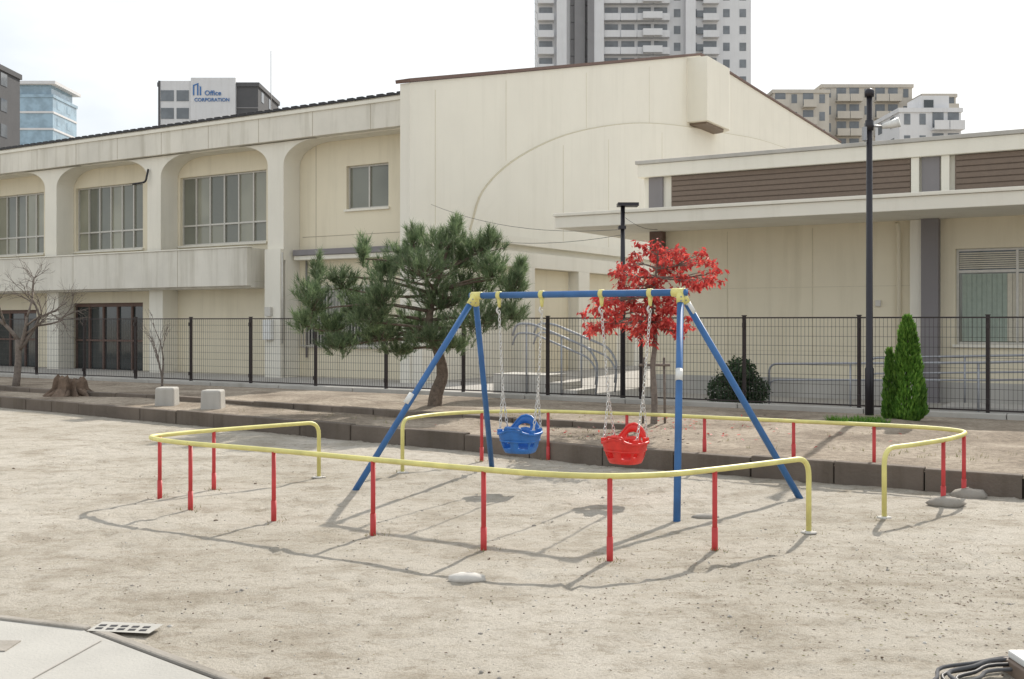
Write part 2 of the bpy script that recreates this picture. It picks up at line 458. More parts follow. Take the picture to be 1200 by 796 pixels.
for i in range(len(S_)-1):
    a=S_[i];b=S_[i+1]; d=(b-a).normalized(); nn=Vector((0,-d.z,d.y))*0.03
    q=[a,b,b+nn,a+nn]; g.poly_ext([(p.y,p.z) for p in q],'x',u0+0.001,u0+0.05,'joint')
g.obj('arch_panel',gy)
g=G()
g.box(u0,u0+0.22,21.95,74,3.82,4.05,'white')
g.box(u0,u0+0.35,24.0,74,3.17,3.60,'white')
for v in (21.95,26.8,30.3,34.4,38.6,43):
    g.box(u0,u0+0.35,v,v+0.75,0,3.167,'white')
for v in (27.6,31.1,35.2): g.box(u0,u0+0.03,v,v+2.6,0,3.16,'cream')
for v in (23.0,): g.box(u0-0.01,u0+0.004,v-0.01,v+0.01,4.1,7.6,'joint')
for v in (29.8,33.0,37.5,46,52,58): g.box(u0+0.06,u0+0.074,v-0.012,v+0.012,4.1,7.1+min(v-29.8,8)*0.2,'joint')
for v in (26.5,31.5,36.5): g.box(u0-0.01,u0+0.004,v-0.01,v+0.01,6.2 if v<27 else 7.9+(v-31.5)*0.19,8.5+(v-26.5)*0.24,'joint')
g.obj('string_course_and_pilasters',gy)
g=G()
pts=[(u0,40.1),(u0+0.85,40.1)]
for k in range(9):
    a=math.pi/2*k/8; pts.append((u0+0.25+0.6*math.cos(a),42.5+0.6*math.sin(a)))
pts.append((u0,43.1))
n=len(pts); g.add([(x,y,9.45) for x,y in pts]+[(x,y,11.95) for x,y in pts],[tuple(range(n-1,-1,-1)),tuple(range(n,2*n))]+[(i,(i+1)%n,(i+1)%n+n,i+n) for i in range(n)],'gymw')
shade_pts=[(x-0.15 if x>u0+0.2 else x,y+ (0.3 if y<41 else -0.3)) for x,y in pts]
g.add([(x,y,9.36) for x,y in shade_pts]+[(x,y,9.448) for x,y in shade_pts],[tuple(range(n-1,-1,-1)),tuple(range(n,2*n))]+[(i,(i+1)%n,(i+1)%n+n,i+n) for i in range(n)],'louv')  # inset slab, its dark brown paints the shade under the box
g.obj('projecting_vent_box',gy)

# ------------------------------------------------------------ right low building
rb=empty('annex_building',-TH)
g=G()
cu0,cu1=-11.06,14.0
wins=[(-3.48,-0.3,1.17,2.98),(3.0,6.2,1.17,2.98)]
wall_with_holes(g,-9.71,cu1,0,3.56,wins,22.0,22.25,'cream')
g.box(-9.71,cu1,22.25,34,0,3.56,'cream')
g.box(-9.71,cu1,21.96,21.995,0,0.45,'conc')
g.obj('walls',rb)
g=G()
g.box(cu0,cu1,20.0,34,3.56,3.80,'white'); g.box(cu0-0.03,cu1,19.96,34,3.803,3.87,'white')
g.obj('canopy_roof',rb,0.01)
g=G()
g.box(-9.75,cu1,21.62,33,3.87,4.70,'white')
g.box(-9.83,cu1,21.45,33.1,4.703,4.98,'white'); g.box(-9.87,cu1,21.41,33.15,4.983,5.06,'conc')
g.obj('parapet',rb,0.01)
g=G()
def louvre(a,b):
    g.box(a,b,21.57,21.617,4.03,4.70,'louv')
    z_=4.05
    while z_<4.66: g.box(a+0.02,b-0.02,21.545,21.57,z_,z_+0.085,'louv'); z_+=0.11
    g.box(a-0.03,b+0.03,21.54,21.62,3.99,4.028,'dark')
for a,b in ((-9.09,-4.19),(-3.42,1.4),(2.2,7.0)): louvre(a,b)
for c in (-9.45,-3.85,1.8): 
    g.box(c-0.16,c+0.16,21.56,21.618,3.95,4.699,'greyp')
for c in (-4.12,-3.58,1.5,2.1): g.box(c-0.07,c+0.07,21.50,21.56,3.87,4.699,'white')
g.obj('louvre_band',rb)
g=G()
g.box(-4.06,-3.75,21.76,21.995,0,3.555,'greyp'); g.box(-4.28,-4.063,21.85,21.997,0,3.557,'white')
g.box(-9.7,-9.4,21.8,21.99,2.9,3.555,'brown')
g.tube([(-4.5,21.92,0),(-4.5,21.92,3.3),(-4.5,21.75,3.5)],0.045,'cream')
for x in (-8.0,-6.2): g.box(x-0.006,x+0.006,21.993,22.01,0.5,3.5,'joint')
for zz in (1.0,2.3): g.box(-9.7,-4.3,21.994,22.01,zz-0.006,zz+0.006,'joint')
g.box(-4.95,-4.85,21.95,21.997,1.9,2.02,'frame')
g.obj('piers_and_pipes',rb)
g=G()
for w_ in wins:
    a,b,c,d=w_; window(g,a,b,c,d,22.0,3,2.55,('glassd','glass'))
    nn=34
    for i in range(nn):
        x0=a+0.1+(b-a-0.2)*i/nn; vv=22.128-0.012*(i%2)
        if i<26: g.box(x0,x0+(b-a)/nn*0.9,vv-0.01,vv,c+0.06,2.5,'curt2' if (i<9) else 'curtain')
    for k in range(8): g.box(a+0.05,b-0.05,22.10,22.12,2.60+k*0.04,2.625+k*0.04,'curtain')
g.obj('windows',rb)

hr=empty('ramp_handrail',-TH)
g=G()
def rail_run(pts,posts,r=0.02,dz=0.28):
    g.tube(rounded(pts,0.15),r,'rail',8)
    g.tube(rounded([(a,b,c-dz) for a,b,c in pts],0.15),r*0.85,'rail',8)
    for p in posts: g.tube([(p[0],p[1],0),(p[0],p[1],p[2])],r*0.9,'rail',8)
rail_run([(-6.0,18.6,0.4),(-6.0,18.6,0.86),(-2.5,18.6,0.95),(3,18.6,1.2),(9,18.6,1.25)],[(-4.6,18.6,0.88),(-2.6,18.6,0.93),(-0.6,18.6,1.02),(1.4,18.6,1.1)])
rail_run([(-4.6,19.9,0.3),(-4.6,19.9,0.95),(1,19.9,1.15),(9,19.9,1.3)],[(-3,19.9,1.0),(-1,19.9,1.07)])
for vv in (20.0,20.9):
    rail_run([(-12.1,vv,1.3),(-12.0,vv,1.56),(-11.6,vv,1.55),(-10.25,vv,1.05),(-10.05,vv,0.75),(-10.1,vv,0.3)],[(-11.75,vv,1.55),(-10.9,vv,1.27)],0.026,0.2)
g.box(-3.2,9,18.75,19.8,0.02,0.22,'pave'); g.box(0.5,9,18.75,19.8,0.22,0.4,'pave')
for k in range(3): g.box(-12.6,-10.2-0.35*k-0.35,20.02,20.88,0.02+0.15*k,0.168+0.15*k,'conc')
g.obj('rails',hr)

# ------------------------------------------------------------ swing
sw=empty('swing_set')
AR=Vector((1.50,9.67,1.86)); AL=Vector((-0.37,10.92,1.86))
g=G(); bd=(AR-AL).normalized()
g.tube([AL-bd*0.06,AR+bd*0.06],0.032,'blue',14)
legs=[(AR,(1.325,8.74)),(AR,(2.67,9.94)),(AL,(-1.54,10.4)),(AL,(-0.22,12.12))]
for A_,F_ in legs:
    F3=Vector((F_[0],F_[1],-0.08)); d=(F3-A_).normalized()
    g.tube([A_+d*0.05,F3],0.030,'blue',14)
g.obj('frame_pipes',sw)
g=G()
for A_,sg in ((AR,1),(AL,-1)):
    g.tube([A_-bd*sg*0.08,A_+bd*sg*0.04],0.039,'yellow',14)
    for F_ in [l[1] for l in legs if l[0] is A_]:
        F3=Vector((F_[0],F_[1],0)); d=(F3-A_).normalized(); g.tube([A_,A_+d*0.11],[0.038,0.0345],'yellow',14)
        for q in (0.045,0.085):
            c_=A_+d*q; g.tube([c_+Vector((0,-0.033,0)),c_+Vector((0,-0.045,0))],0.008,'rail',6)
g.obj('corner_brackets',sw)
g=G()
for A_,F_,t in ((AR,(1.325,8.74),0.36),(AL,(-1.54,10.4),0.52),(AR,(2.67,9.94),0.05)):
    F3=Vector((F_[0],F_[1],0)); p=A_.lerp(F3,t); q=A_.lerp(F3,t+0.05); g.tube([p,q],0.0315,'label',14)
g.obj('labels',sw)
def chain_link(g,c,d,roll,L_=0.036,r=0.0042):
    d=d.normalized(); a=d.orthogonal().normalized(); a=Quaternion(d,roll)@a
    path=[]
    m=10
    b=a
    for k in range(m):
        t=2*math.pi*k/m; path.append(c+d*math.cos(t)*L_*0.66+b*math.sin(t)*L_*0.36)
    nrm=d.cross(b); vs=[];fs=[]
    for k in range(m):
        t=2*math.pi*k/m; out=(d*math.cos(t)+b*math.sin(t)).normalized()
        for j in range(5):
            an=2*math.pi*j/5; vs.append(path[k]+(out*math.cos(an)+nrm*math.sin(an))*r)
    for k in range(m):
        for j in range(5): fs.append((k*5+j,((k+1)%m)*5+j,((k+1)%m)*5+(j+1)%5,k*5+(j+1)%5))
    g.add(vs,fs,'chain',True)
def chain(g,a,b):
    a=Vector(a);b=Vector(b); l=(b-a).length; n=max(2,int(l/0.036))
    for i in range(n+1): chain_link(g,a.lerp(b,i/n),b-a,(i%2)*math.pi/2+0.3)
def seat(name,c,mat,tilt):
    g=G(); seg=40; rings=9
    def shell(a,h):
        ca,sa=math.cos(a),math.sin(a); e=0.75
        sx=math.copysign(abs(ca)**e,ca); sy=math.copysign(abs(sa)**e,sa)
        k=0.70+0.30*h**0.8
        return sx*0.205*k, sy*0.16*k
    def rim(a):
        d=(a-math.pi/2); d=math.atan2(math.sin(d),math.cos(d)); f=(a+math.pi/2); f=math.atan2(math.sin(f),math.cos(f))
        return 0.185+0.15*math.exp(-(d/0.55)**2)+0.045*math.exp(-(f/0.45)**2)
    vs=[];fs=[]
    for i in range(rings+1):
        h=i/rings
        for j in range(seg):
            a=2*math.pi*j/seg; x,y=shell(a,min(h,1)); vs.append((x,y,h*rim(a)))
    for i in range(rings):
        for j in range(seg):
            a=2*math.pi*(j+0.5)/seg; hole=False
            if i in (2,3,4):
                dg=math.degrees(a)
                if 228<dg<262 or 278<dg<312: hole=True
                elif (j%5 in (1,2)) and i in (3,4) and not(222<dg<318): hole=True
            if i==6 and 60<math.degrees(a)<120 and j%4!=0: hole=True
            if not hole: fs.append((i*seg+j,i*seg+(j+1)%seg,(i+1)*seg+(j+1)%seg,(i+1)*seg+j))
    vs.append((0,0,-0.01)); cidx=len(vs)-1
    for j in range(seg): fs.append(((j+1)%seg,j,cidx))
    g.add(vs,fs,mat,True)
    o=g.obj(name,sw); s=o.modifiers.new('s','SOLIDIFY'); s.thickness=0.012; s.offset=0
    g2=G(); path=[]
    for j in range(seg+1):
        a=2*math.pi*j/seg; x,y=shell(a,1); path.append((x*1.02,y*1.02,rim(a)))
    g2.tube(path,0.013,mat,8,False)
    path=[]
    for j in range(seg+1):
        a=2*math.pi*j/seg; x,y=shell(a,0.62); path.append((x*1.02,y*1.02,0.115))
    g2.tube(path,0.009,mat,8,False)
    g2.tube(rounded([(-0.09,-0.155,0.2),(-0.085,-0.17,0.25),(0.085,-0.17,0.25),(0.09,-0.155,0.2)],0.03),0.011,mat,8)
    for sx in (-1,1):
        for sy in (-1,1): g2.box(sx*0.175-0.02,sx*0.175+0.02,sy*0.085-0.02,sy*0.085+0.02,0.17,0.225,mat)
    o2=g2.obj(name+'_rim',sw)
    rz=math.atan2(bd.y,bd.x)+tilt
    for q in (o,o2): q.location=c; q.rotation_euler=(math.radians(3),0,rz)
    return Matrix.Translation(c)@Matrix.Rotation(rz,4,'Z')
g=G(); hk=G()
for (s0,s1,mat,nm,tl,sz) in ((0.13,0.352,'pblue','bucket_seat_blue',0.15,0.33),(0.644,0.867,'pred','bucket_seat_red',-0.1,0.31)):
    base=AL.lerp(AR,(s0+s1)/2); c=Vector((base.x,base.y,sz))
    Mx=seat(nm,c,mat,tl)
    for s_,sx in ((s0,-1),(s1,1)):
        top=AL.lerp(AR,s_)
        hk.tube([top-bd*0.022,top+bd*0.022],0.040,'yellow',14)
        hk.tube([top-Vector((0,0,0.03)),top-Vector((0,0,0.12))],[0.024,0.014],'yellow',10)
        hk.tube(rounded([top-Vector((0.0,0,0.10)),top-Vector((0.03,0,0.15)),top-Vector((0,0,0.19))],0.02),0.009,'chain',8)
        t2=top-Vector((0,0,0.17)); e=Mx@Vector((sx*0.19,0,0.60)); 
        chain(g,t2,e)
        for sy in (-1,1): chain(g,e,Mx@Vector((sx*0.18,sy*0.085,0.22)))
g.obj('chains',sw); hk.obj('hangers',sw)

# ------------------------------------------------------------ guard rails
allposts=[]
def guard(path,posts,zr):
    e=empty('swing_guard_rail')
    g=G(); g.tube(path,0.0205,'yellow',12); g.obj('top_rail',e)
    g=G()
    for (x,y,zb) in posts:
        g.tube([(x,y,zb-0.08),(x,y,zr-0.012)],0.018,'red',12); g.tube([(x,y,zb-0.08),(x,y,zb+0.15)],0.022,'red',12)
        if zb<0.1: allposts.append((x,y))
    g.obj('posts',e)
    g=G()
    for p in (path[0],path[-1]): g.blob((p[0],p[1],-0.012),0.07,0.06,0.014,'pale',12,4,0.2); allposts.append((p[0],p[1]))
    g.obj('footings',e)
zr=0.557
mid=smooth([(-2.22,11.05,zr),(-2.86,10.42,zr),(-3.14,10.08,zr),(-3.26,9.83,zr),(-3.12,9.60,zr),(-2.75,9.29,zr),(-1.93,8.80,zr),(-1.05,8.21,zr),(-0.2,7.66,zr),(0.25,7.42,zr),(0.66,7.33,zr),(1.05,7.42,zr),(1.43,7.66,zr),(1.78,7.92,zr)],6)
p1=[(-2.0,11.25,-0.05)]+[Vector(q) for q in rounded([(-2.0,11.25,0.2),(-2.0,11.25,zr),mid[2]],0.13)[1:-1]]+mid[3:]+[Vector(q) for q in rounded([mid[-1],(2.27,8.31,zr),(2.27,8.31,0.2)],0.14)[1:-1]]+[(2.27,8.31,-0.05)]
guard(p1,[(-2.86,10.42,0),(-3.22,9.93,0),(-2.75,9.29,0),(-1.93,8.80,0),(-1.05,8.21,0),(-0.2,7.66,0),(0.66,7.33,0),(1.43,7.66,0)],zr)
mid=smooth([(-1.08,11.85,zr),(-0.82,12.25,zr),(-0.35,12.55,zr),(0.42,12.62,zr),(1.5,12.2,zr),(2.1,11.85,zr),(2.95,11.38,zr),(3.7,10.95,zr),(4.1,10.66,zr),(4.27,10.35,zr),(4.18,10.05,zr),(3.85,9.62,zr),(3.4,9.2,zr)],6)
p2=[(-1.17,11.6,-0.05)]+[Vector(q) for q in rounded([(-1.17,11.6,0.2),(-1.17,11.6,zr),mid[2]],0.13)[1:-1]]+mid[3:]+[Vector(q) for q in rounded([mid[-1],(3.06,8.93,zr),(3.06,8.93,0.2)],0.14)[1:-1]]+[(3.06,8.93,-0.05)]
guard(p2,[(-0.35,12.55,0),(0.42,12.62,0),(1.3,12.29,0.17),(2.1,11.85,0.17),(2.95,11.38,0.17),(3.66,10.98,0.0),(4.16,10.0,0),(3.80,9.57,0)],zr)
g=G()
for x,y in ((4.2,9.98),(3.80,9.52)):
    g.blob((x,y,0.005),0.16,0.11,0.07,'kerb',7,4,0.22)
g.obj('footing_stones')

# ------------------------------------------------------------ street lamps
e=empty('street_lamp'); X0=Vector((5.33,16.2,0)); g=G()
g.tube([X0+Vector((0,0,0.1)),X0+Vector((0,0,0.9)),X0+Vector((0,0,0.92)),X0+Vector((0,0,4.95))],[0.065,0.065,0.052,0.042],'pole',14)
g.tube([X0+Vector((0,0,4.95)),X0+Vector((0,0,5.03)),X0+Vector((0,0,5.07))],[0.065,0.075,0.045],'pole',14)
g.tube([X0+Vector((0,0,4.45)),X0+Vector((0,0,4.6))],0.062,'pole',12)
g.tube([X0+Vector((0,0,4.52)),X0+Vector((0.2,-0.05,4.5))],0.018,'rail',8)
g.obj('pole',e); g=G()
c=X0+Vector((0.3,-0.08,4.52)); g.tube([c+Vector((-0.13,0.03,-0.02)),c+Vector((-0.02,0,0)),c+Vector((0.10,-0.06,0.03))],[0.035,0.055,0.075],'label',14)
g.box(X0.x-0.1,X0.x-0.05,X0.y-0.04,X0.y+0.04,4.3,4.5,'rail'); g.obj('floodlight',e)
e=empty('street_lamp'); X0=Vector((2.04,20.0,0)); g=G()
g.tube([X0,X0+Vector((0,0,3.72))],[0.05,0.04],'pole',12); g.box(X0.x-0.1,X0.x+0.28,19.85,20.15,3.72,3.78,'pole'); g.box(X0.x-0.08,X0.x+0.05,19.9,20.1,3.3,3.36,'pole')
g.obj('pole',e)
g=G(); 
for (a,b,s) in (((2.04,20.0,3.3),(-2.0,26.9,4.5),0.25),((2.04,20.0,3.2),(-2.0,26.9,3.9),0.25),((2.04,20.0,3.55),(3.2,23.4,3.6),0.1)):
    a=Vector(a);b=Vector(b); g.tube([a.lerp(b,t/12)-Vector((0,0,s*4*(t/12)*(1-t/12))) for t in range(13)],0.005,'dark',5)
g.obj('overhead_wire')

# ------------------------------------------------------------ vegetation helpers
def rdir():
    while True:
        v=Vector((U(-1,1),U(-1,1),U(-1,1)))
        if 0.05<v.length<1: return v.normalized()
def limb(g,a,b,r0,r1,k,bend=0.12,n=6):
    a=Vector(a);b=Vector(b); m=(a+b)/2+rdir()*(b-a).length*bend; pts=[];rs=[]
    for i in range(n+1):
        t=i/n; pts.append(a*(1-t)**2+m*2*t*(1-t)+b*t*t); rs.append(r0+(r1-r0)*t)
    g.tube(pts,rs,k,7); return pts
# pine
pt=empty('pine_tree'); Yp=17.6; sc_=Yp/1273
def PP(px,py,dy=0): return Vector(((px-600)*sc_,Yp+dy,1.6+(377-py)*sc_))
g=G()
trunk=smooth([PP(509,484),PP(511,462,0.05),PP(518,440,0.1),PP(514,415,0.05),PP(503,385),PP(508,345),PP(520,310)],4)
g.tube(trunk,[0.13-0.098*i/(len(trunk)-1) for i in range(len(trunk))],'bark',10)
for a in range(5):
    an=a*1.3; b0=PP(509,478); limb(g,b0,b0+Vector((math.cos(an)*0.3,math.sin(an)*0.3,-0.10)),0.08,0.02,'bark',0.05,3)
cl=[(370,352,20,30,-.3),(370,318,9,22,.1),(400,330,20,17,.2),(385,382,22,16,.2),(418,362,26,24,.4),(402,402,24,13,-.2),(452,348,26,24,-.5),(448,316,18,14,.2),(476,300,28,18,.3),(512,285,34,16,0),(500,318,36,22,-.5),(560,290,32,16,.3),(577,318,24,18,-.2),(602,338,16,20,-.2),(552,338,34,22,.5),(520,352,38,20,0),(560,374,38,18,-.5),(490,380,42,19,.4),(445,392,30,14,0),(598,368,18,15,-.2),(530,404,26,9,-.2),(425,296,8,18,.1),(535,306,30,16,.4),(438,372,22,15,-.4),(535,270,9,14,0),(484,280,9,14,0),(575,280,9,14,.2),(465,410,22,9,.2),(355,376,13,12,0),(609,320,8,16,0),(505,395,26,12,-.4)]
nd=G()
def tuft(c,d,L_,cnt,w):
    d=d.normalized()
    for _ in range(cnt):
        q=(d*U(0.5,1.5)+rdir()*U(0.4,0.95)).normalized(); s=q.orthogonal().normalized(); s=Quaternion(q,U(0,6.28))@s
        l=L_*U(0.7,1.15); b=c+d*U(-0.09,0.05)
        o=len(nd.v); nd.v+=[tuple(b-s*w),tuple(b+s*w),tuple(b+q*l)]; nd.f.append((o,o+1,o+2)); nd.m.append(0); nd.sm.append(False)
nd.mi('pine')
for (px,py,rx,rz,dy) in cl:
    c=PP(px,py,dy); rX=rx*sc_; rZ=rz*sc_; rY=max(rX,0.3)*U(0.8,1.1)
    src=trunk[min(len(trunk)-1,max(8,int(len(trunk)*(0.35+0.6*(480-py)/200))))]
    br=limb(g,src,c-Vector((0,0,rZ*0.4)),0.030,0.010,'bark',0.16)
    nt_=int(26+rx*rz*0.12)
    for i in range(nt_):
        d=rdir(); d.z=d.z*0.9+0.2; d.normalize(); q=U(0.3,1.15)
        p=c+Vector((d.x*rX*q,d.y*rY*q,d.z*rZ*q))
        if i%4==0: limb(g,br[-1],p,0.009,0.004,'bark',0.15,3)
        tuft(p,(d*0.6+Vector((0,0,0.9))),0.145,30,0.0048)
g.obj('trunk_and_branches',pt); nd.obj('needles',pt)

def leaves(g,c,rX,rY,rZ,n,l,w,k,droop=0.3,shell=0.3):
    i_=g.mi(k)
    for _ in range(n):
        d=rdir(); q=U(shell,1.0)**0.6*U(0.85,1.12); p=Vector(c)+Vector((d.x*rX*q,d.y*rY*q,d.z*rZ*q))
        a=(rdir()+Vector((0,0,-droop))).normalized(); s=a.orthogonal().normalized(); s=Quaternion(a,U(0,6.28))@s
        L_=l*U(0.7,1.25); w_=w*U(0.7,1.2); nn=a.cross(s)*w_*0.3
        o=len(g.v); g.v+=[tuple(p),tuple(p+a*L_*0.5+s*w_+nn),tuple(p+a*L_),tuple(p+a*L_*0.5-s*w_+nn)]
        g.f.append((o,o+1,o+2,o+3)); g.m.append(i_); g.sm.append(False)
# red tree
rt=empty('red_leaf_tree'); Yr=14.6; s2=Yr/1273
def QQ(px,py,dy=0): return Vector(((px-600)*s2,Yr+dy,1.6+(377-py)*s2))
g=G(); base=QQ(766,502)
tr=smooth([base,QQ(767,470),QQ(765,430),QQ(768,395),QQ(764,360),QQ(768,325),QQ(772,300)],3)
g.tube(tr,[0.050-0.040*i/(len(tr)-1) for i in range(len(tr))],'barkg',8)
lf=G()
rc=[(704,370,18,11,.1),(722,352,20,10,-.2),(702,384,11,6,.2),(735,380,18,8,.3),(750,335,20,11,0),(742,307,18,11,.2),(770,293,22,9,-.1),(792,312,24,12,.2),(815,303,18,9,0),(830,322,12,8,.1),(812,328,20,9,-.2),(782,345,22,10,-.3),(788,372,22,11,.2),(765,382,18,9,-.1),(800,388,11,6,0),(730,322,12,8,0),(712,352,14,6,0),(768,322,20,10,.2),(755,362,20,9,-.2),(795,300,10,8,.1),(772,358,18,9,.1),(735,340,16,8,.1),(752,392,12,8,.1)]
for (px,py,rx,rz,dy) in rc:
    c=QQ(px,py,dy); k=min(len(tr)-1,max(6,int(len(tr)*(0.25+0.75*(500-py-20)/210)))); br=limb(g,tr[k],c,0.016,0.005,'barkg',0.1)
    tips=[]
    for _ in range(10):
        tp=c+Vector((U(-1.1,1.1)*rx*s2,U(-.35,.35),U(-1.1,1.1)*rz*s2)); limb(g,br[3],tp,0.005,0.002,'barkg',0.12,3); tips.append(tp)
    for tp in tips: leaves(lf,tp,0.09,0.09,0.06,int(7+rx*rz*0.07),0.085,0.018,'redl',0.9,0.0)
g.obj('trunk_and_branches',rt); lf.obj('leaves',rt)
g=G()
for dx in (-0.14,0.16): g.tube([base+Vector((dx,0.05,-0.05)),base+Vector((dx*0.9,0.03,0.95))],0.018,'barkg',7)
g.tube([base+Vector((-0.2,0.0,0.85)),base+Vector((0.22,0.0,0.85))],0.018,'barkg',7); g.obj('support_stakes',rt)
def cypress(name,x,y,zb,h,r,n):
    e=empty(name); g=G(); g.tube([(x,y,zb-0.05),(x,y,zb+h*0.8)],[0.04,0.01],'bark',7); g.obj('trunk',e)
    g=G(); i_=g.mi('cyp')
    lob=[(U(0,6.28),U(0.1,0.9),U(0.62,1.2)) for _ in range(56)]
    for _ in range(n):
        t=U(0,1)**1.2; a=U(0,6.283)
        pr=r*(min(1,t*6+0.55))*(1-t)**0.55*1.12
        q=1.0
        for (la,lt,lr) in lob:
            dd=abs(math.atan2(math.sin(a-la),math.cos(a-la)))*1.2+abs(t-lt)*6
            if dd<0.8: q*=1+(lr-1)*(0.8-dd)*1.3
        rr=pr*q*U(0.72,1.04); p=Vector((x+rr*math.cos(a),y+rr*math.sin(a),zb+0.03+t*h*0.97))
        d=Vector((math.cos(a)*0.35+U(-.3,.3),math.sin(a)*0.35+U(-.3,.3),1.0)).normalized(); s=d.orthogonal().normalized(); s=Quaternion(d,U(0,6.28))@s
        l=U(0.05,0.10); w_=U(0.008,0.018); o=len(g.v)
        g.v+=[tuple(p-s*w_*0.5),tuple(p+d*l*0.5-s*w_),tuple(p+d*l),tuple(p+d*l*0.5+s*w_)]; g.f.append((o,o+1,o+2,o+3)); g.m.append(i_); g.sm.append(False)
    g.obj('foliage',e)
cypress('cypress_shrub',5.50,15.1,0.18,1.47,0.235,8000)
cypress('cypress_shrub',5.28,15.2,0.18,1.0,0.085,1600)
e=empty('round_shrub'); g=G()
for a in range(7): limb(g,(3.95,19.0,0.05),(3.95+U(-.35,.35),19+U(-.3,.3),U(.4,.7)),0.02,0.006,'bark',0.1,4)
g.obj('stems',e); g=G()
for (dx,dz,r_) in ((0,0.42,0.42),(-0.25,0.3,0.3),(0.27,0.32,0.28),(0.05,0.66,0.26)): leaves(g,(3.95+dx,19.0,0.06+dz),r_,0.4,r_*0.95,1400,0.055,0.018,'bush',0.0,0.5)
g.obj('leaves',e)
def bare(name,x,y,zb,h,spread,lv,r,seed):
    st=random.getstate(); random.seed(seed)
    e=empty(name); g=G()
    def rec(p,d,l,rr,k):
        q=p+d*l; pts=limb(g,p,q,rr,rr*0.62,'barkg',0.10,4)
        if k==0: return
        for _ in range(random.choice((2,3,3))):
            t=random.choice((2,3,4)); nd_=(d+rdir()*spread+Vector((0,0,0.12))).normalized()
            rec(pts[t],nd_,l*U(0.62,0.85),rr*0.55,k-1)
    rec(Vector((x,y,zb-0.05)),Vector((0.05,0,1)),h*0.36,r,lv)
    g.obj('trunk_and_branches',e); random.setstate(st)
bare('bare_tree',-10.7,23.4,0.15,3.1,0.85,6,0.085,5)
bare('bare_sapling',-7.35,22.8,0.15,1.9,0.35,4,0.03,9)
# stump
g=G(); seg=26; vs=[];fs=[]
prof=[(0.46,-0.05),(0.36,0.05),(0.27,0.15),(0.25,0.28),(0.20,0.34),(0.10,0.27),(0.02,0.24)]
jit=[U(0.72,1.3) for _ in range(seg)]
for i,(r_,z_) in enumerate(prof):
    for j in range(seg): 
        a=2*math.pi*j/seg; k=r_*(1+(jit[j]-1)*(1.3-i*0.15)); vs.append((-8.4+k*math.cos(a),20.7+k*math.sin(a),0.17+z_*(1+(jit[j]-1)*0.5)+U(-.03,.05)*(i>2)))
for i in range(len(prof)-1):
    for j in range(seg): fs.append((i*seg+j,i*seg+(j+1)%seg,(i+1)*seg+(j+1)%seg,(i+1)*seg+j))
fs.append(tuple((len(prof)-1)*seg+j for j in range(seg)))
g.add(vs,fs,'stump',False)
for k in range(7):
    a=k*0.9+0.3; g.tube(smooth([(-8.4+0.25*math.cos(a),20.7+0.25*math.sin(a),0.28),(-8.4+0.4*math.cos(a+.1),20.7+0.4*math.sin(a+.1),0.21),(-8.4+0.55*math.cos(a),20.7+0.55*math.sin(a),0.14)],3),[0.07,0.06,0.055,0.05,0.04,0.03,0.02],'stump',7)
g.obj('tree_stump')
for (x,y) in ((-5.84,18.4),(-4.87,17.7)):
    g=G(); w=0.17
    g.add([(x-w,y-w,0.05),(x+w,y-w,0.05),(x+w,y+w,0.05),(x-w,y+w,0.05),(x-w*.93,y-w*.93,0.49),(x+w*.93,y-w*.93,0.49),(x+w*.93,y+w*.93,0.49),(x-w*.93,y+w*.93,0.49)],[(3,2,1,0),(4,5,6,7),(0,1,5,4),(1,2,6,5),(2,3,7,6),(3,0,4,7)],'conc')
    g.obj('concrete_block',bevel=0.03)

# ------------------------------------------------------------ ground clutter
g=G()
for _ in range(1500):
    y=4.3+R()**1.6*9; x=U(-0.52,0.52)*y; r_=U(0.003,0.008)*(2.2 if R()<0.05 else 1)
    q=R()
    g.blob((x,y,gz(x,y)+0.001),r_*U(.8,1.4),r_,r_*0.6,'stone' if q<0.5 else ('pale' if q<0.9 else 'stump'),5,3,0.25)
g.obj('gravel')
g=G()
def bit(x,y,l,k):
    a=U(0,6.28); z=gz(x,y)+0.003; d=Vector((math.cos(a),math.sin(a),U(-.1,.15)))*l; s=Vector((-math.sin(a),math.cos(a),0))*l*U(0.12,0.4)
    c=Vector((x,y,z)); g.add([c-d*.5,c+s*.5,c+d*.5,c-s*.5+Vector((0,0,0.004))],[(0,1,2,3)],k)
for _ in range(2300):
    if R()<0.7: x=random.gauss(2.6,1.3); y=random.gauss(6.6,0.8)
    else: x=U(-5,5); y=U(5,13)
    if y<4.4: continue
    bit(x,y,U(0.008,0.028),'stump' if R()<0.7 else 'grass')
g.obj('leaf_litter')
g=G(); g.blob((-0.28,6.78,-0.005),0.12,0.065,0.04,'pale',14,6,0.12); g.blob((1.6,8.95,-0.01),0.12,0.06,0.03,'stone',12,5,0.15); g.obj('half_buried_stone')
g=G()
def blade(b,spread,w,l,k):
    d=Vector((U(-spread,spread),U(-spread,spread),1)).normalized(); s=Vector((U(-1,1),U(-1,1),0)).normalized()*w
    g.add([b-s,b+s,b+d*l],[(0,1,2)],k)
for (x,y) in allposts:
    for _ in range(26):
        xx=x+random.gauss(0,0.05); yy=y+random.gauss(0,0.05); blade(Vector((xx,yy,gz(xx,yy)-0.003)),0.9,0.004,U(0.012,0.045),'grass')
g.obj('grass_tuft')
g=G()
for _ in range(330):
    t=R(); a=Vector(A[2]).lerp(Vector(A[5]),t) if R()<0.6 else Vector(A[1]).lerp(Vector(A[7]),R())
    p=a+Vector((U(0.1,1.9),U(0.2,3.0),0)); 
    if p.y>17.5: continue
    for _b in range(7):
        b=p+Vector((U(-.05,.05),U(-.05,.05),0)); b.z=0.165; blade(b,0.5,0.005,U(0.04,0.09),'grass')
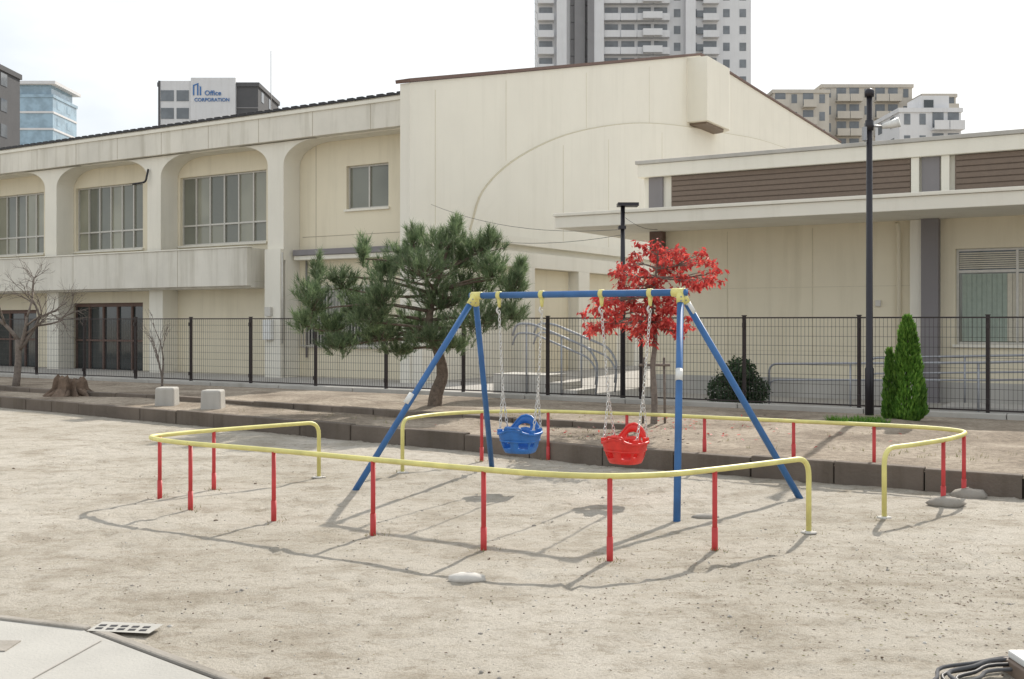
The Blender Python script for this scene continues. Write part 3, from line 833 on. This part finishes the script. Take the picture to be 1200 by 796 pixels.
for _ in range(160):
    b=Vector((4.75+U(-.35,.35),14.9+U(-.3,.3),0.18))
    for _b in range(6): blade(b,0.8,0.012,U(.08,.16),'cyp')
g.obj('bed_grass')
g=G()
for _ in range(300):
    x=random.gauss(2.0,1.2); y=random.gauss(14.2,1.0)
    if x*SM+y*CM<11.5 or x*SM+y*CM>16.7: continue
    c=Vector((x,y,0.225)); s=Vector((U(-1,1),U(-1,1),U(-.3,.3))).normalized()*0.028; t=Vector((-s.y,s.x,U(-.01,.01)))*0.6
    g.add([c-s,c+t,c+s,c-t],[(0,1,2,3)],'redl' if R()<0.5 else 'stump')
g.obj('fallen_leaves')

g=G()
g.add([(-4.5,2.0,0.004),(-1.15,2.0,0.004),(-1.22,4.75,0.004),(-2.22,5.62,0.004),(-2.9,5.86,0.004),(-4.5,6.35,0.004)],[(0,1,2,3,4,5)],'path')
for (a,b) in (((-2.05,5.43),(-2.35,3.5)),((-3.3,5.9),(-3.6,3.5)),((-4.4,5.0),(-1.5,4.6))):
    a=Vector((*a,0.0085));b=Vector((*b,0.0085)); d=(b-a).normalized(); s=Vector((-d.y,d.x,0))*0.004; g.add([a-s,b-s,b+s,a+s],[(0,1,2,3)],'stone')
g.obj('concrete_path')
kerb('path_kerb',[(-1.12,4.0),(-1.2,4.75),(-2.2,5.62),(-2.9,5.88),(-4.6,6.4)],0.06,-0.05,0.012,'kerb')
g=G(); dx,dy=-2.02,5.66
g.add([(dx-.17,dy-.07,.010),(dx+.17,dy-.12,.010),(dx+.19,dy+.05,.010),(dx-.15,dy+.1,.010)],[(0,1,2,3)],'path')
for i in range(5):
    for j in range(2):
        x=dx-0.12+i*0.06; y=dy-0.03-i*0.009+j*0.055; g.box(x-.018,x+.018,y-.014,y+.014,.0105,.0125,'dark')
g.box(-2.75,-2.45,5.25,5.42,0.0045,0.010,'kerb')
g.obj('drain_grate')
g=G()
for k in range(5):
    pts=[]
    for i in range(24):
        a=i/23*2.2+0.5; rr=0.50+0.04*k+0.02*math.sin(i*0.9+k); pts.append((2.48+rr*math.cos(a+0.9)*1.0,4.66+rr*math.sin(a+0.9)*0.62,0.02+0.012*(k%3)))
    g.tube(pts,0.009,'dark' if k%2 else 'bldd',7)
g.obj('hose_coil')
g=G(); g.box(2.27,2.7,4.80,5.03,-0.02,0.05,'louv'); g.box(2.29,2.7,4.82,5.02,0.05,0.085,'label'); g.box(2.45,2.65,4.87,4.98,0.085,0.10,'frame'); g.obj('utility_box',bevel=0.01)

# ------------------------------------------------------------ distant buildings
def hi_rise(name,x0,x1,y,h,dep,wallk,bays,fl=3.0,balc=True,glassk='bwin',rot=0.0):
    e=empty(name,rot,((x0+x1)/2,y,0)); w=(x1-x0)/2; g=G()
    g.box(-w,w,0,dep,0,h,wallk); g.box(-w-0.2,w+0.2,-0.2,dep+0.2,h,h+0.6,wallk); g.obj('mass',e)
    g=G(); z_=fl*0.3+ (h%fl); bw=2*w/bays
    while z_<h-2:
        for i in range(bays):
            a=-w+i*bw; kind=balc[i%len(balc)] if isinstance(balc,str) else ('b' if balc else 'w')
            if kind=='b':
                g.box(a+0.3,a+bw-0.3,-0.05,-0.02,z_,z_+2.2,glassk)
                g.box(a+0.05,a+bw-0.05,-1.5,-0.001,z_-0.5,z_-0.25,wallk); g.box(a+0.05,a+bw-0.05,-1.5,-1.4,z_-0.25,z_+0.75,wallk)
            elif kind=='w':
                g.box(a+bw*0.3,a+bw*0.7,-0.05,-0.02,z_+0.4,z_+1.9,glassk)
            elif kind=='g':
                g.box(a,a+bw,-0.35,-0.03,z_-0.6,z_+2.39,'bldg')
        for yy in range(2,int(dep)-2,5): g.box(w+0.001,w+0.05,yy,yy+1.6,z_+0.4,z_+1.9,glassk); g.box(-w-0.05,-w-0.001,yy,yy+1.6,z_+0.4,z_+1.9,glassk)
        z_+=fl
    g.obj('windows_and_balconies',e); return e
t=hi_rise('apartment_tower',4.7,44,200,78,25,'bldw',13,3.1,'bwggbbbbwwbww')
g=G()
for x in (-15.3,-8.5,8.2): g.box(x-0.9,x+0.9,-2.2,-0.05,0,78,'bldw')
g.box(-12.9,-11.0,-1.2,-0.4,0,78,'bldg'); g.box(-10.6,-9.4,-2.3,-2.2,0,78,'bldg')
z_=1.0
while z_<77:
    g.box(-0.5,3.0,-2.6,-1.6,z_,z_+1.2,'bldw'); g.box(9.6,12.0,-0.3,-0.06,z_+0.8,z_+2.0,'bwin'); z_+=3.1
g.obj('vertical_fins',t)
hi_rise('apartment_block',44.5,54,185,40.5,14,'bldb',4,3.0,'bwbw')
hi_rise('apartment_block',54.2,70,190,42.5,14,'bldb',7,3.0,'wbbwbbw')
hi_rise('apartment_block',70.3,76,186,40.0,14,'bldb',3,3.0,'bwb')
a=hi_rise('white_office_building',53.5,62,150,30.5,10,'bldw',4,3.0,'wwbb'); g=G(); g.box(-1,3,1,6,30.5,33,'bldw'); g.box(-0.5,0.8,0.9,1,31,32.4,'glassd'); g.obj('penthouse',a)
hi_rise('dark_office_building',-74,-59.8,120,31,12,'bldd',6,3.0,'w')
t=hi_rise('glass_tower',-104,-93,220,47.0,12,'bglass',5,3.4,'x','bglass')
g=G(); z_=3
while z_<46: g.box(-5.6,5.6,-0.2,-0.01,z_,z_+0.4,'bldw'); g.box(5.51,5.65,0,12,z_,z_+0.4,'bldw'); z_+=3.4
g.box(-6.3,6.3,-0.8,12.5,49.6,50.2,'bldw'); g.box(-5,5,0.5,11,47.6,49.6,'bglass'); g.obj('floor_bands',t)
t=hi_rise('corporate_office_building',-52,-37.4,160,36.2,14,'bldd',2,3.2,'x')
g=G(); g.box(-2.45,4.1,-0.6,-0.001,20,37.4,'bldw'); g.box(-7.3,-2.45,-0.3,-0.002,20,37.0,'bldw'); z_=21
while z_<36:
    g.box(-6.9,-5.0,-0.36,-0.31,z_,z_+1.6,'bwin'); g.box(-4.6,-2.8,-0.36,-0.31,z_,z_+1.6,'bwin'); z_+=2.6
g.box(-7.3,-7.0,-0.4,-0.3,20,37,'bldd')
for z_ in (24,27,30,33): g.box(4.1,7.3,-0.1,-0.02,z_,z_+0.15,'bldg')
g.obj('facade_panels',t)
def sign(txt,size,x,z,nm):
    cu=bpy.data.curves.new(nm,'FONT'); cu.body=txt; cu.size=size; cu.extrude=0.02; cu.offset=0.012; cu.align_x='LEFT'
    so=bpy.data.objects.new(nm,cu); SC.collection.objects.link(so); so.parent=t; so.location=(x,-0.68,z); so.rotation_euler=(math.radians(90),0,0); cu.materials.append(M['signb'])
sign('CORPORATION',0.72,-1.9,33.9,'sign_text_lower'); sign('Office',1.0,-0.4,34.8,'sign_text_upper')
g=G(); g.poly_ext([(-2.1,34.8),(-1.9,34.8),(-1.9,36.2),(-1.5,36.4),(-1.5,34.8),(-1.3,34.8),(-1.3,36.6),(-2.1,36.3)],'y',-0.68,-0.61,'signb'); g.poly_ext([(-1.1,34.8),(-0.9,34.8),(-0.9,36.0),(-1.1,36.2)],'y',-0.68,-0.61,'signb'); g.obj('sign_logo',t)
g=G(); g.tube([(-35.5,160,0),(-35.5,160,41.5)],0.05,'dark',5); g.obj('radio_antenna')

# ------------------------------------------------------------ light
EL=math.radians(36); AZ=math.radians(25)
w=bpy.data.worlds.new('World'); SC.world=w; w.use_nodes=True; nt=w.node_tree
bg=nt.nodes['Background']; sky=N(nt,'ShaderNodeTexSky',sky_type='NISHITA'); sky.sun_disc=False; sky.sun_elevation=EL; sky.sun_rotation=AZ
sky.dust_density=3.0; sky.air_density=1.0
tc=N(nt,'ShaderNodeTexCoord'); mp=N(nt,'ShaderNodeMapping'); mp.inputs['Scale'].default_value=(1,1,2.5); nt.links.new(tc.outputs['Generated'],mp.inputs[0])
n=N(nt,'ShaderNodeTexNoise'); n.inputs['Scale'].default_value=2.2; n.inputs['Detail'].default_value=7; n.inputs['Roughness'].default_value=0.55; nt.links.new(mp.outputs[0],n.inputs['Vector'])
r=ramp(nt,n.outputs[0],0.36,(0.72,0.72,0.72),0.6,(0.97,0.97,0.97))
n2=N(nt,'ShaderNodeTexNoise'); n2.inputs['Scale'].default_value=3.4; n2.inputs['Detail'].default_value=6; nt.links.new(mp.outputs[0],n2.inputs['Vector'])
r2=ramp(nt,n2.outputs[0],0.38,(6.0,6.4,6.75),0.58,(7.6,7.8,7.9))
c=mixc(nt,sky.outputs[0],r2.outputs[0],r.outputs[0])
nt.links.new(c,bg.inputs[0]); bg.inputs[1].default_value=0.145
sd=bpy.data.lights.new('sun','SUN'); sd.energy=5.0; sd.angle=math.radians(0.55); sd.color=(1.0,0.94,0.85)
so=bpy.data.objects.new('sun',sd); SC.collection.objects.link(so)
dv=Vector((math.sin(AZ)*math.cos(EL),math.cos(AZ)*math.cos(EL),math.sin(EL)))
so.rotation_euler=dv.to_track_quat('Z','Y').to_euler(); so.location=dv*50

cd=bpy.data.cameras.new('camera'); co=bpy.data.objects.new('camera',cd); SC.collection.objects.link(co)
co.location=(0,0,1.6); co.rotation_euler=(math.radians(90),0,0); cd.sensor_width=36; cd.lens=1273/1200*36; cd.shift_y=-21/1200; cd.clip_end=4000; cd.clip_start=0.05
SC.camera=co
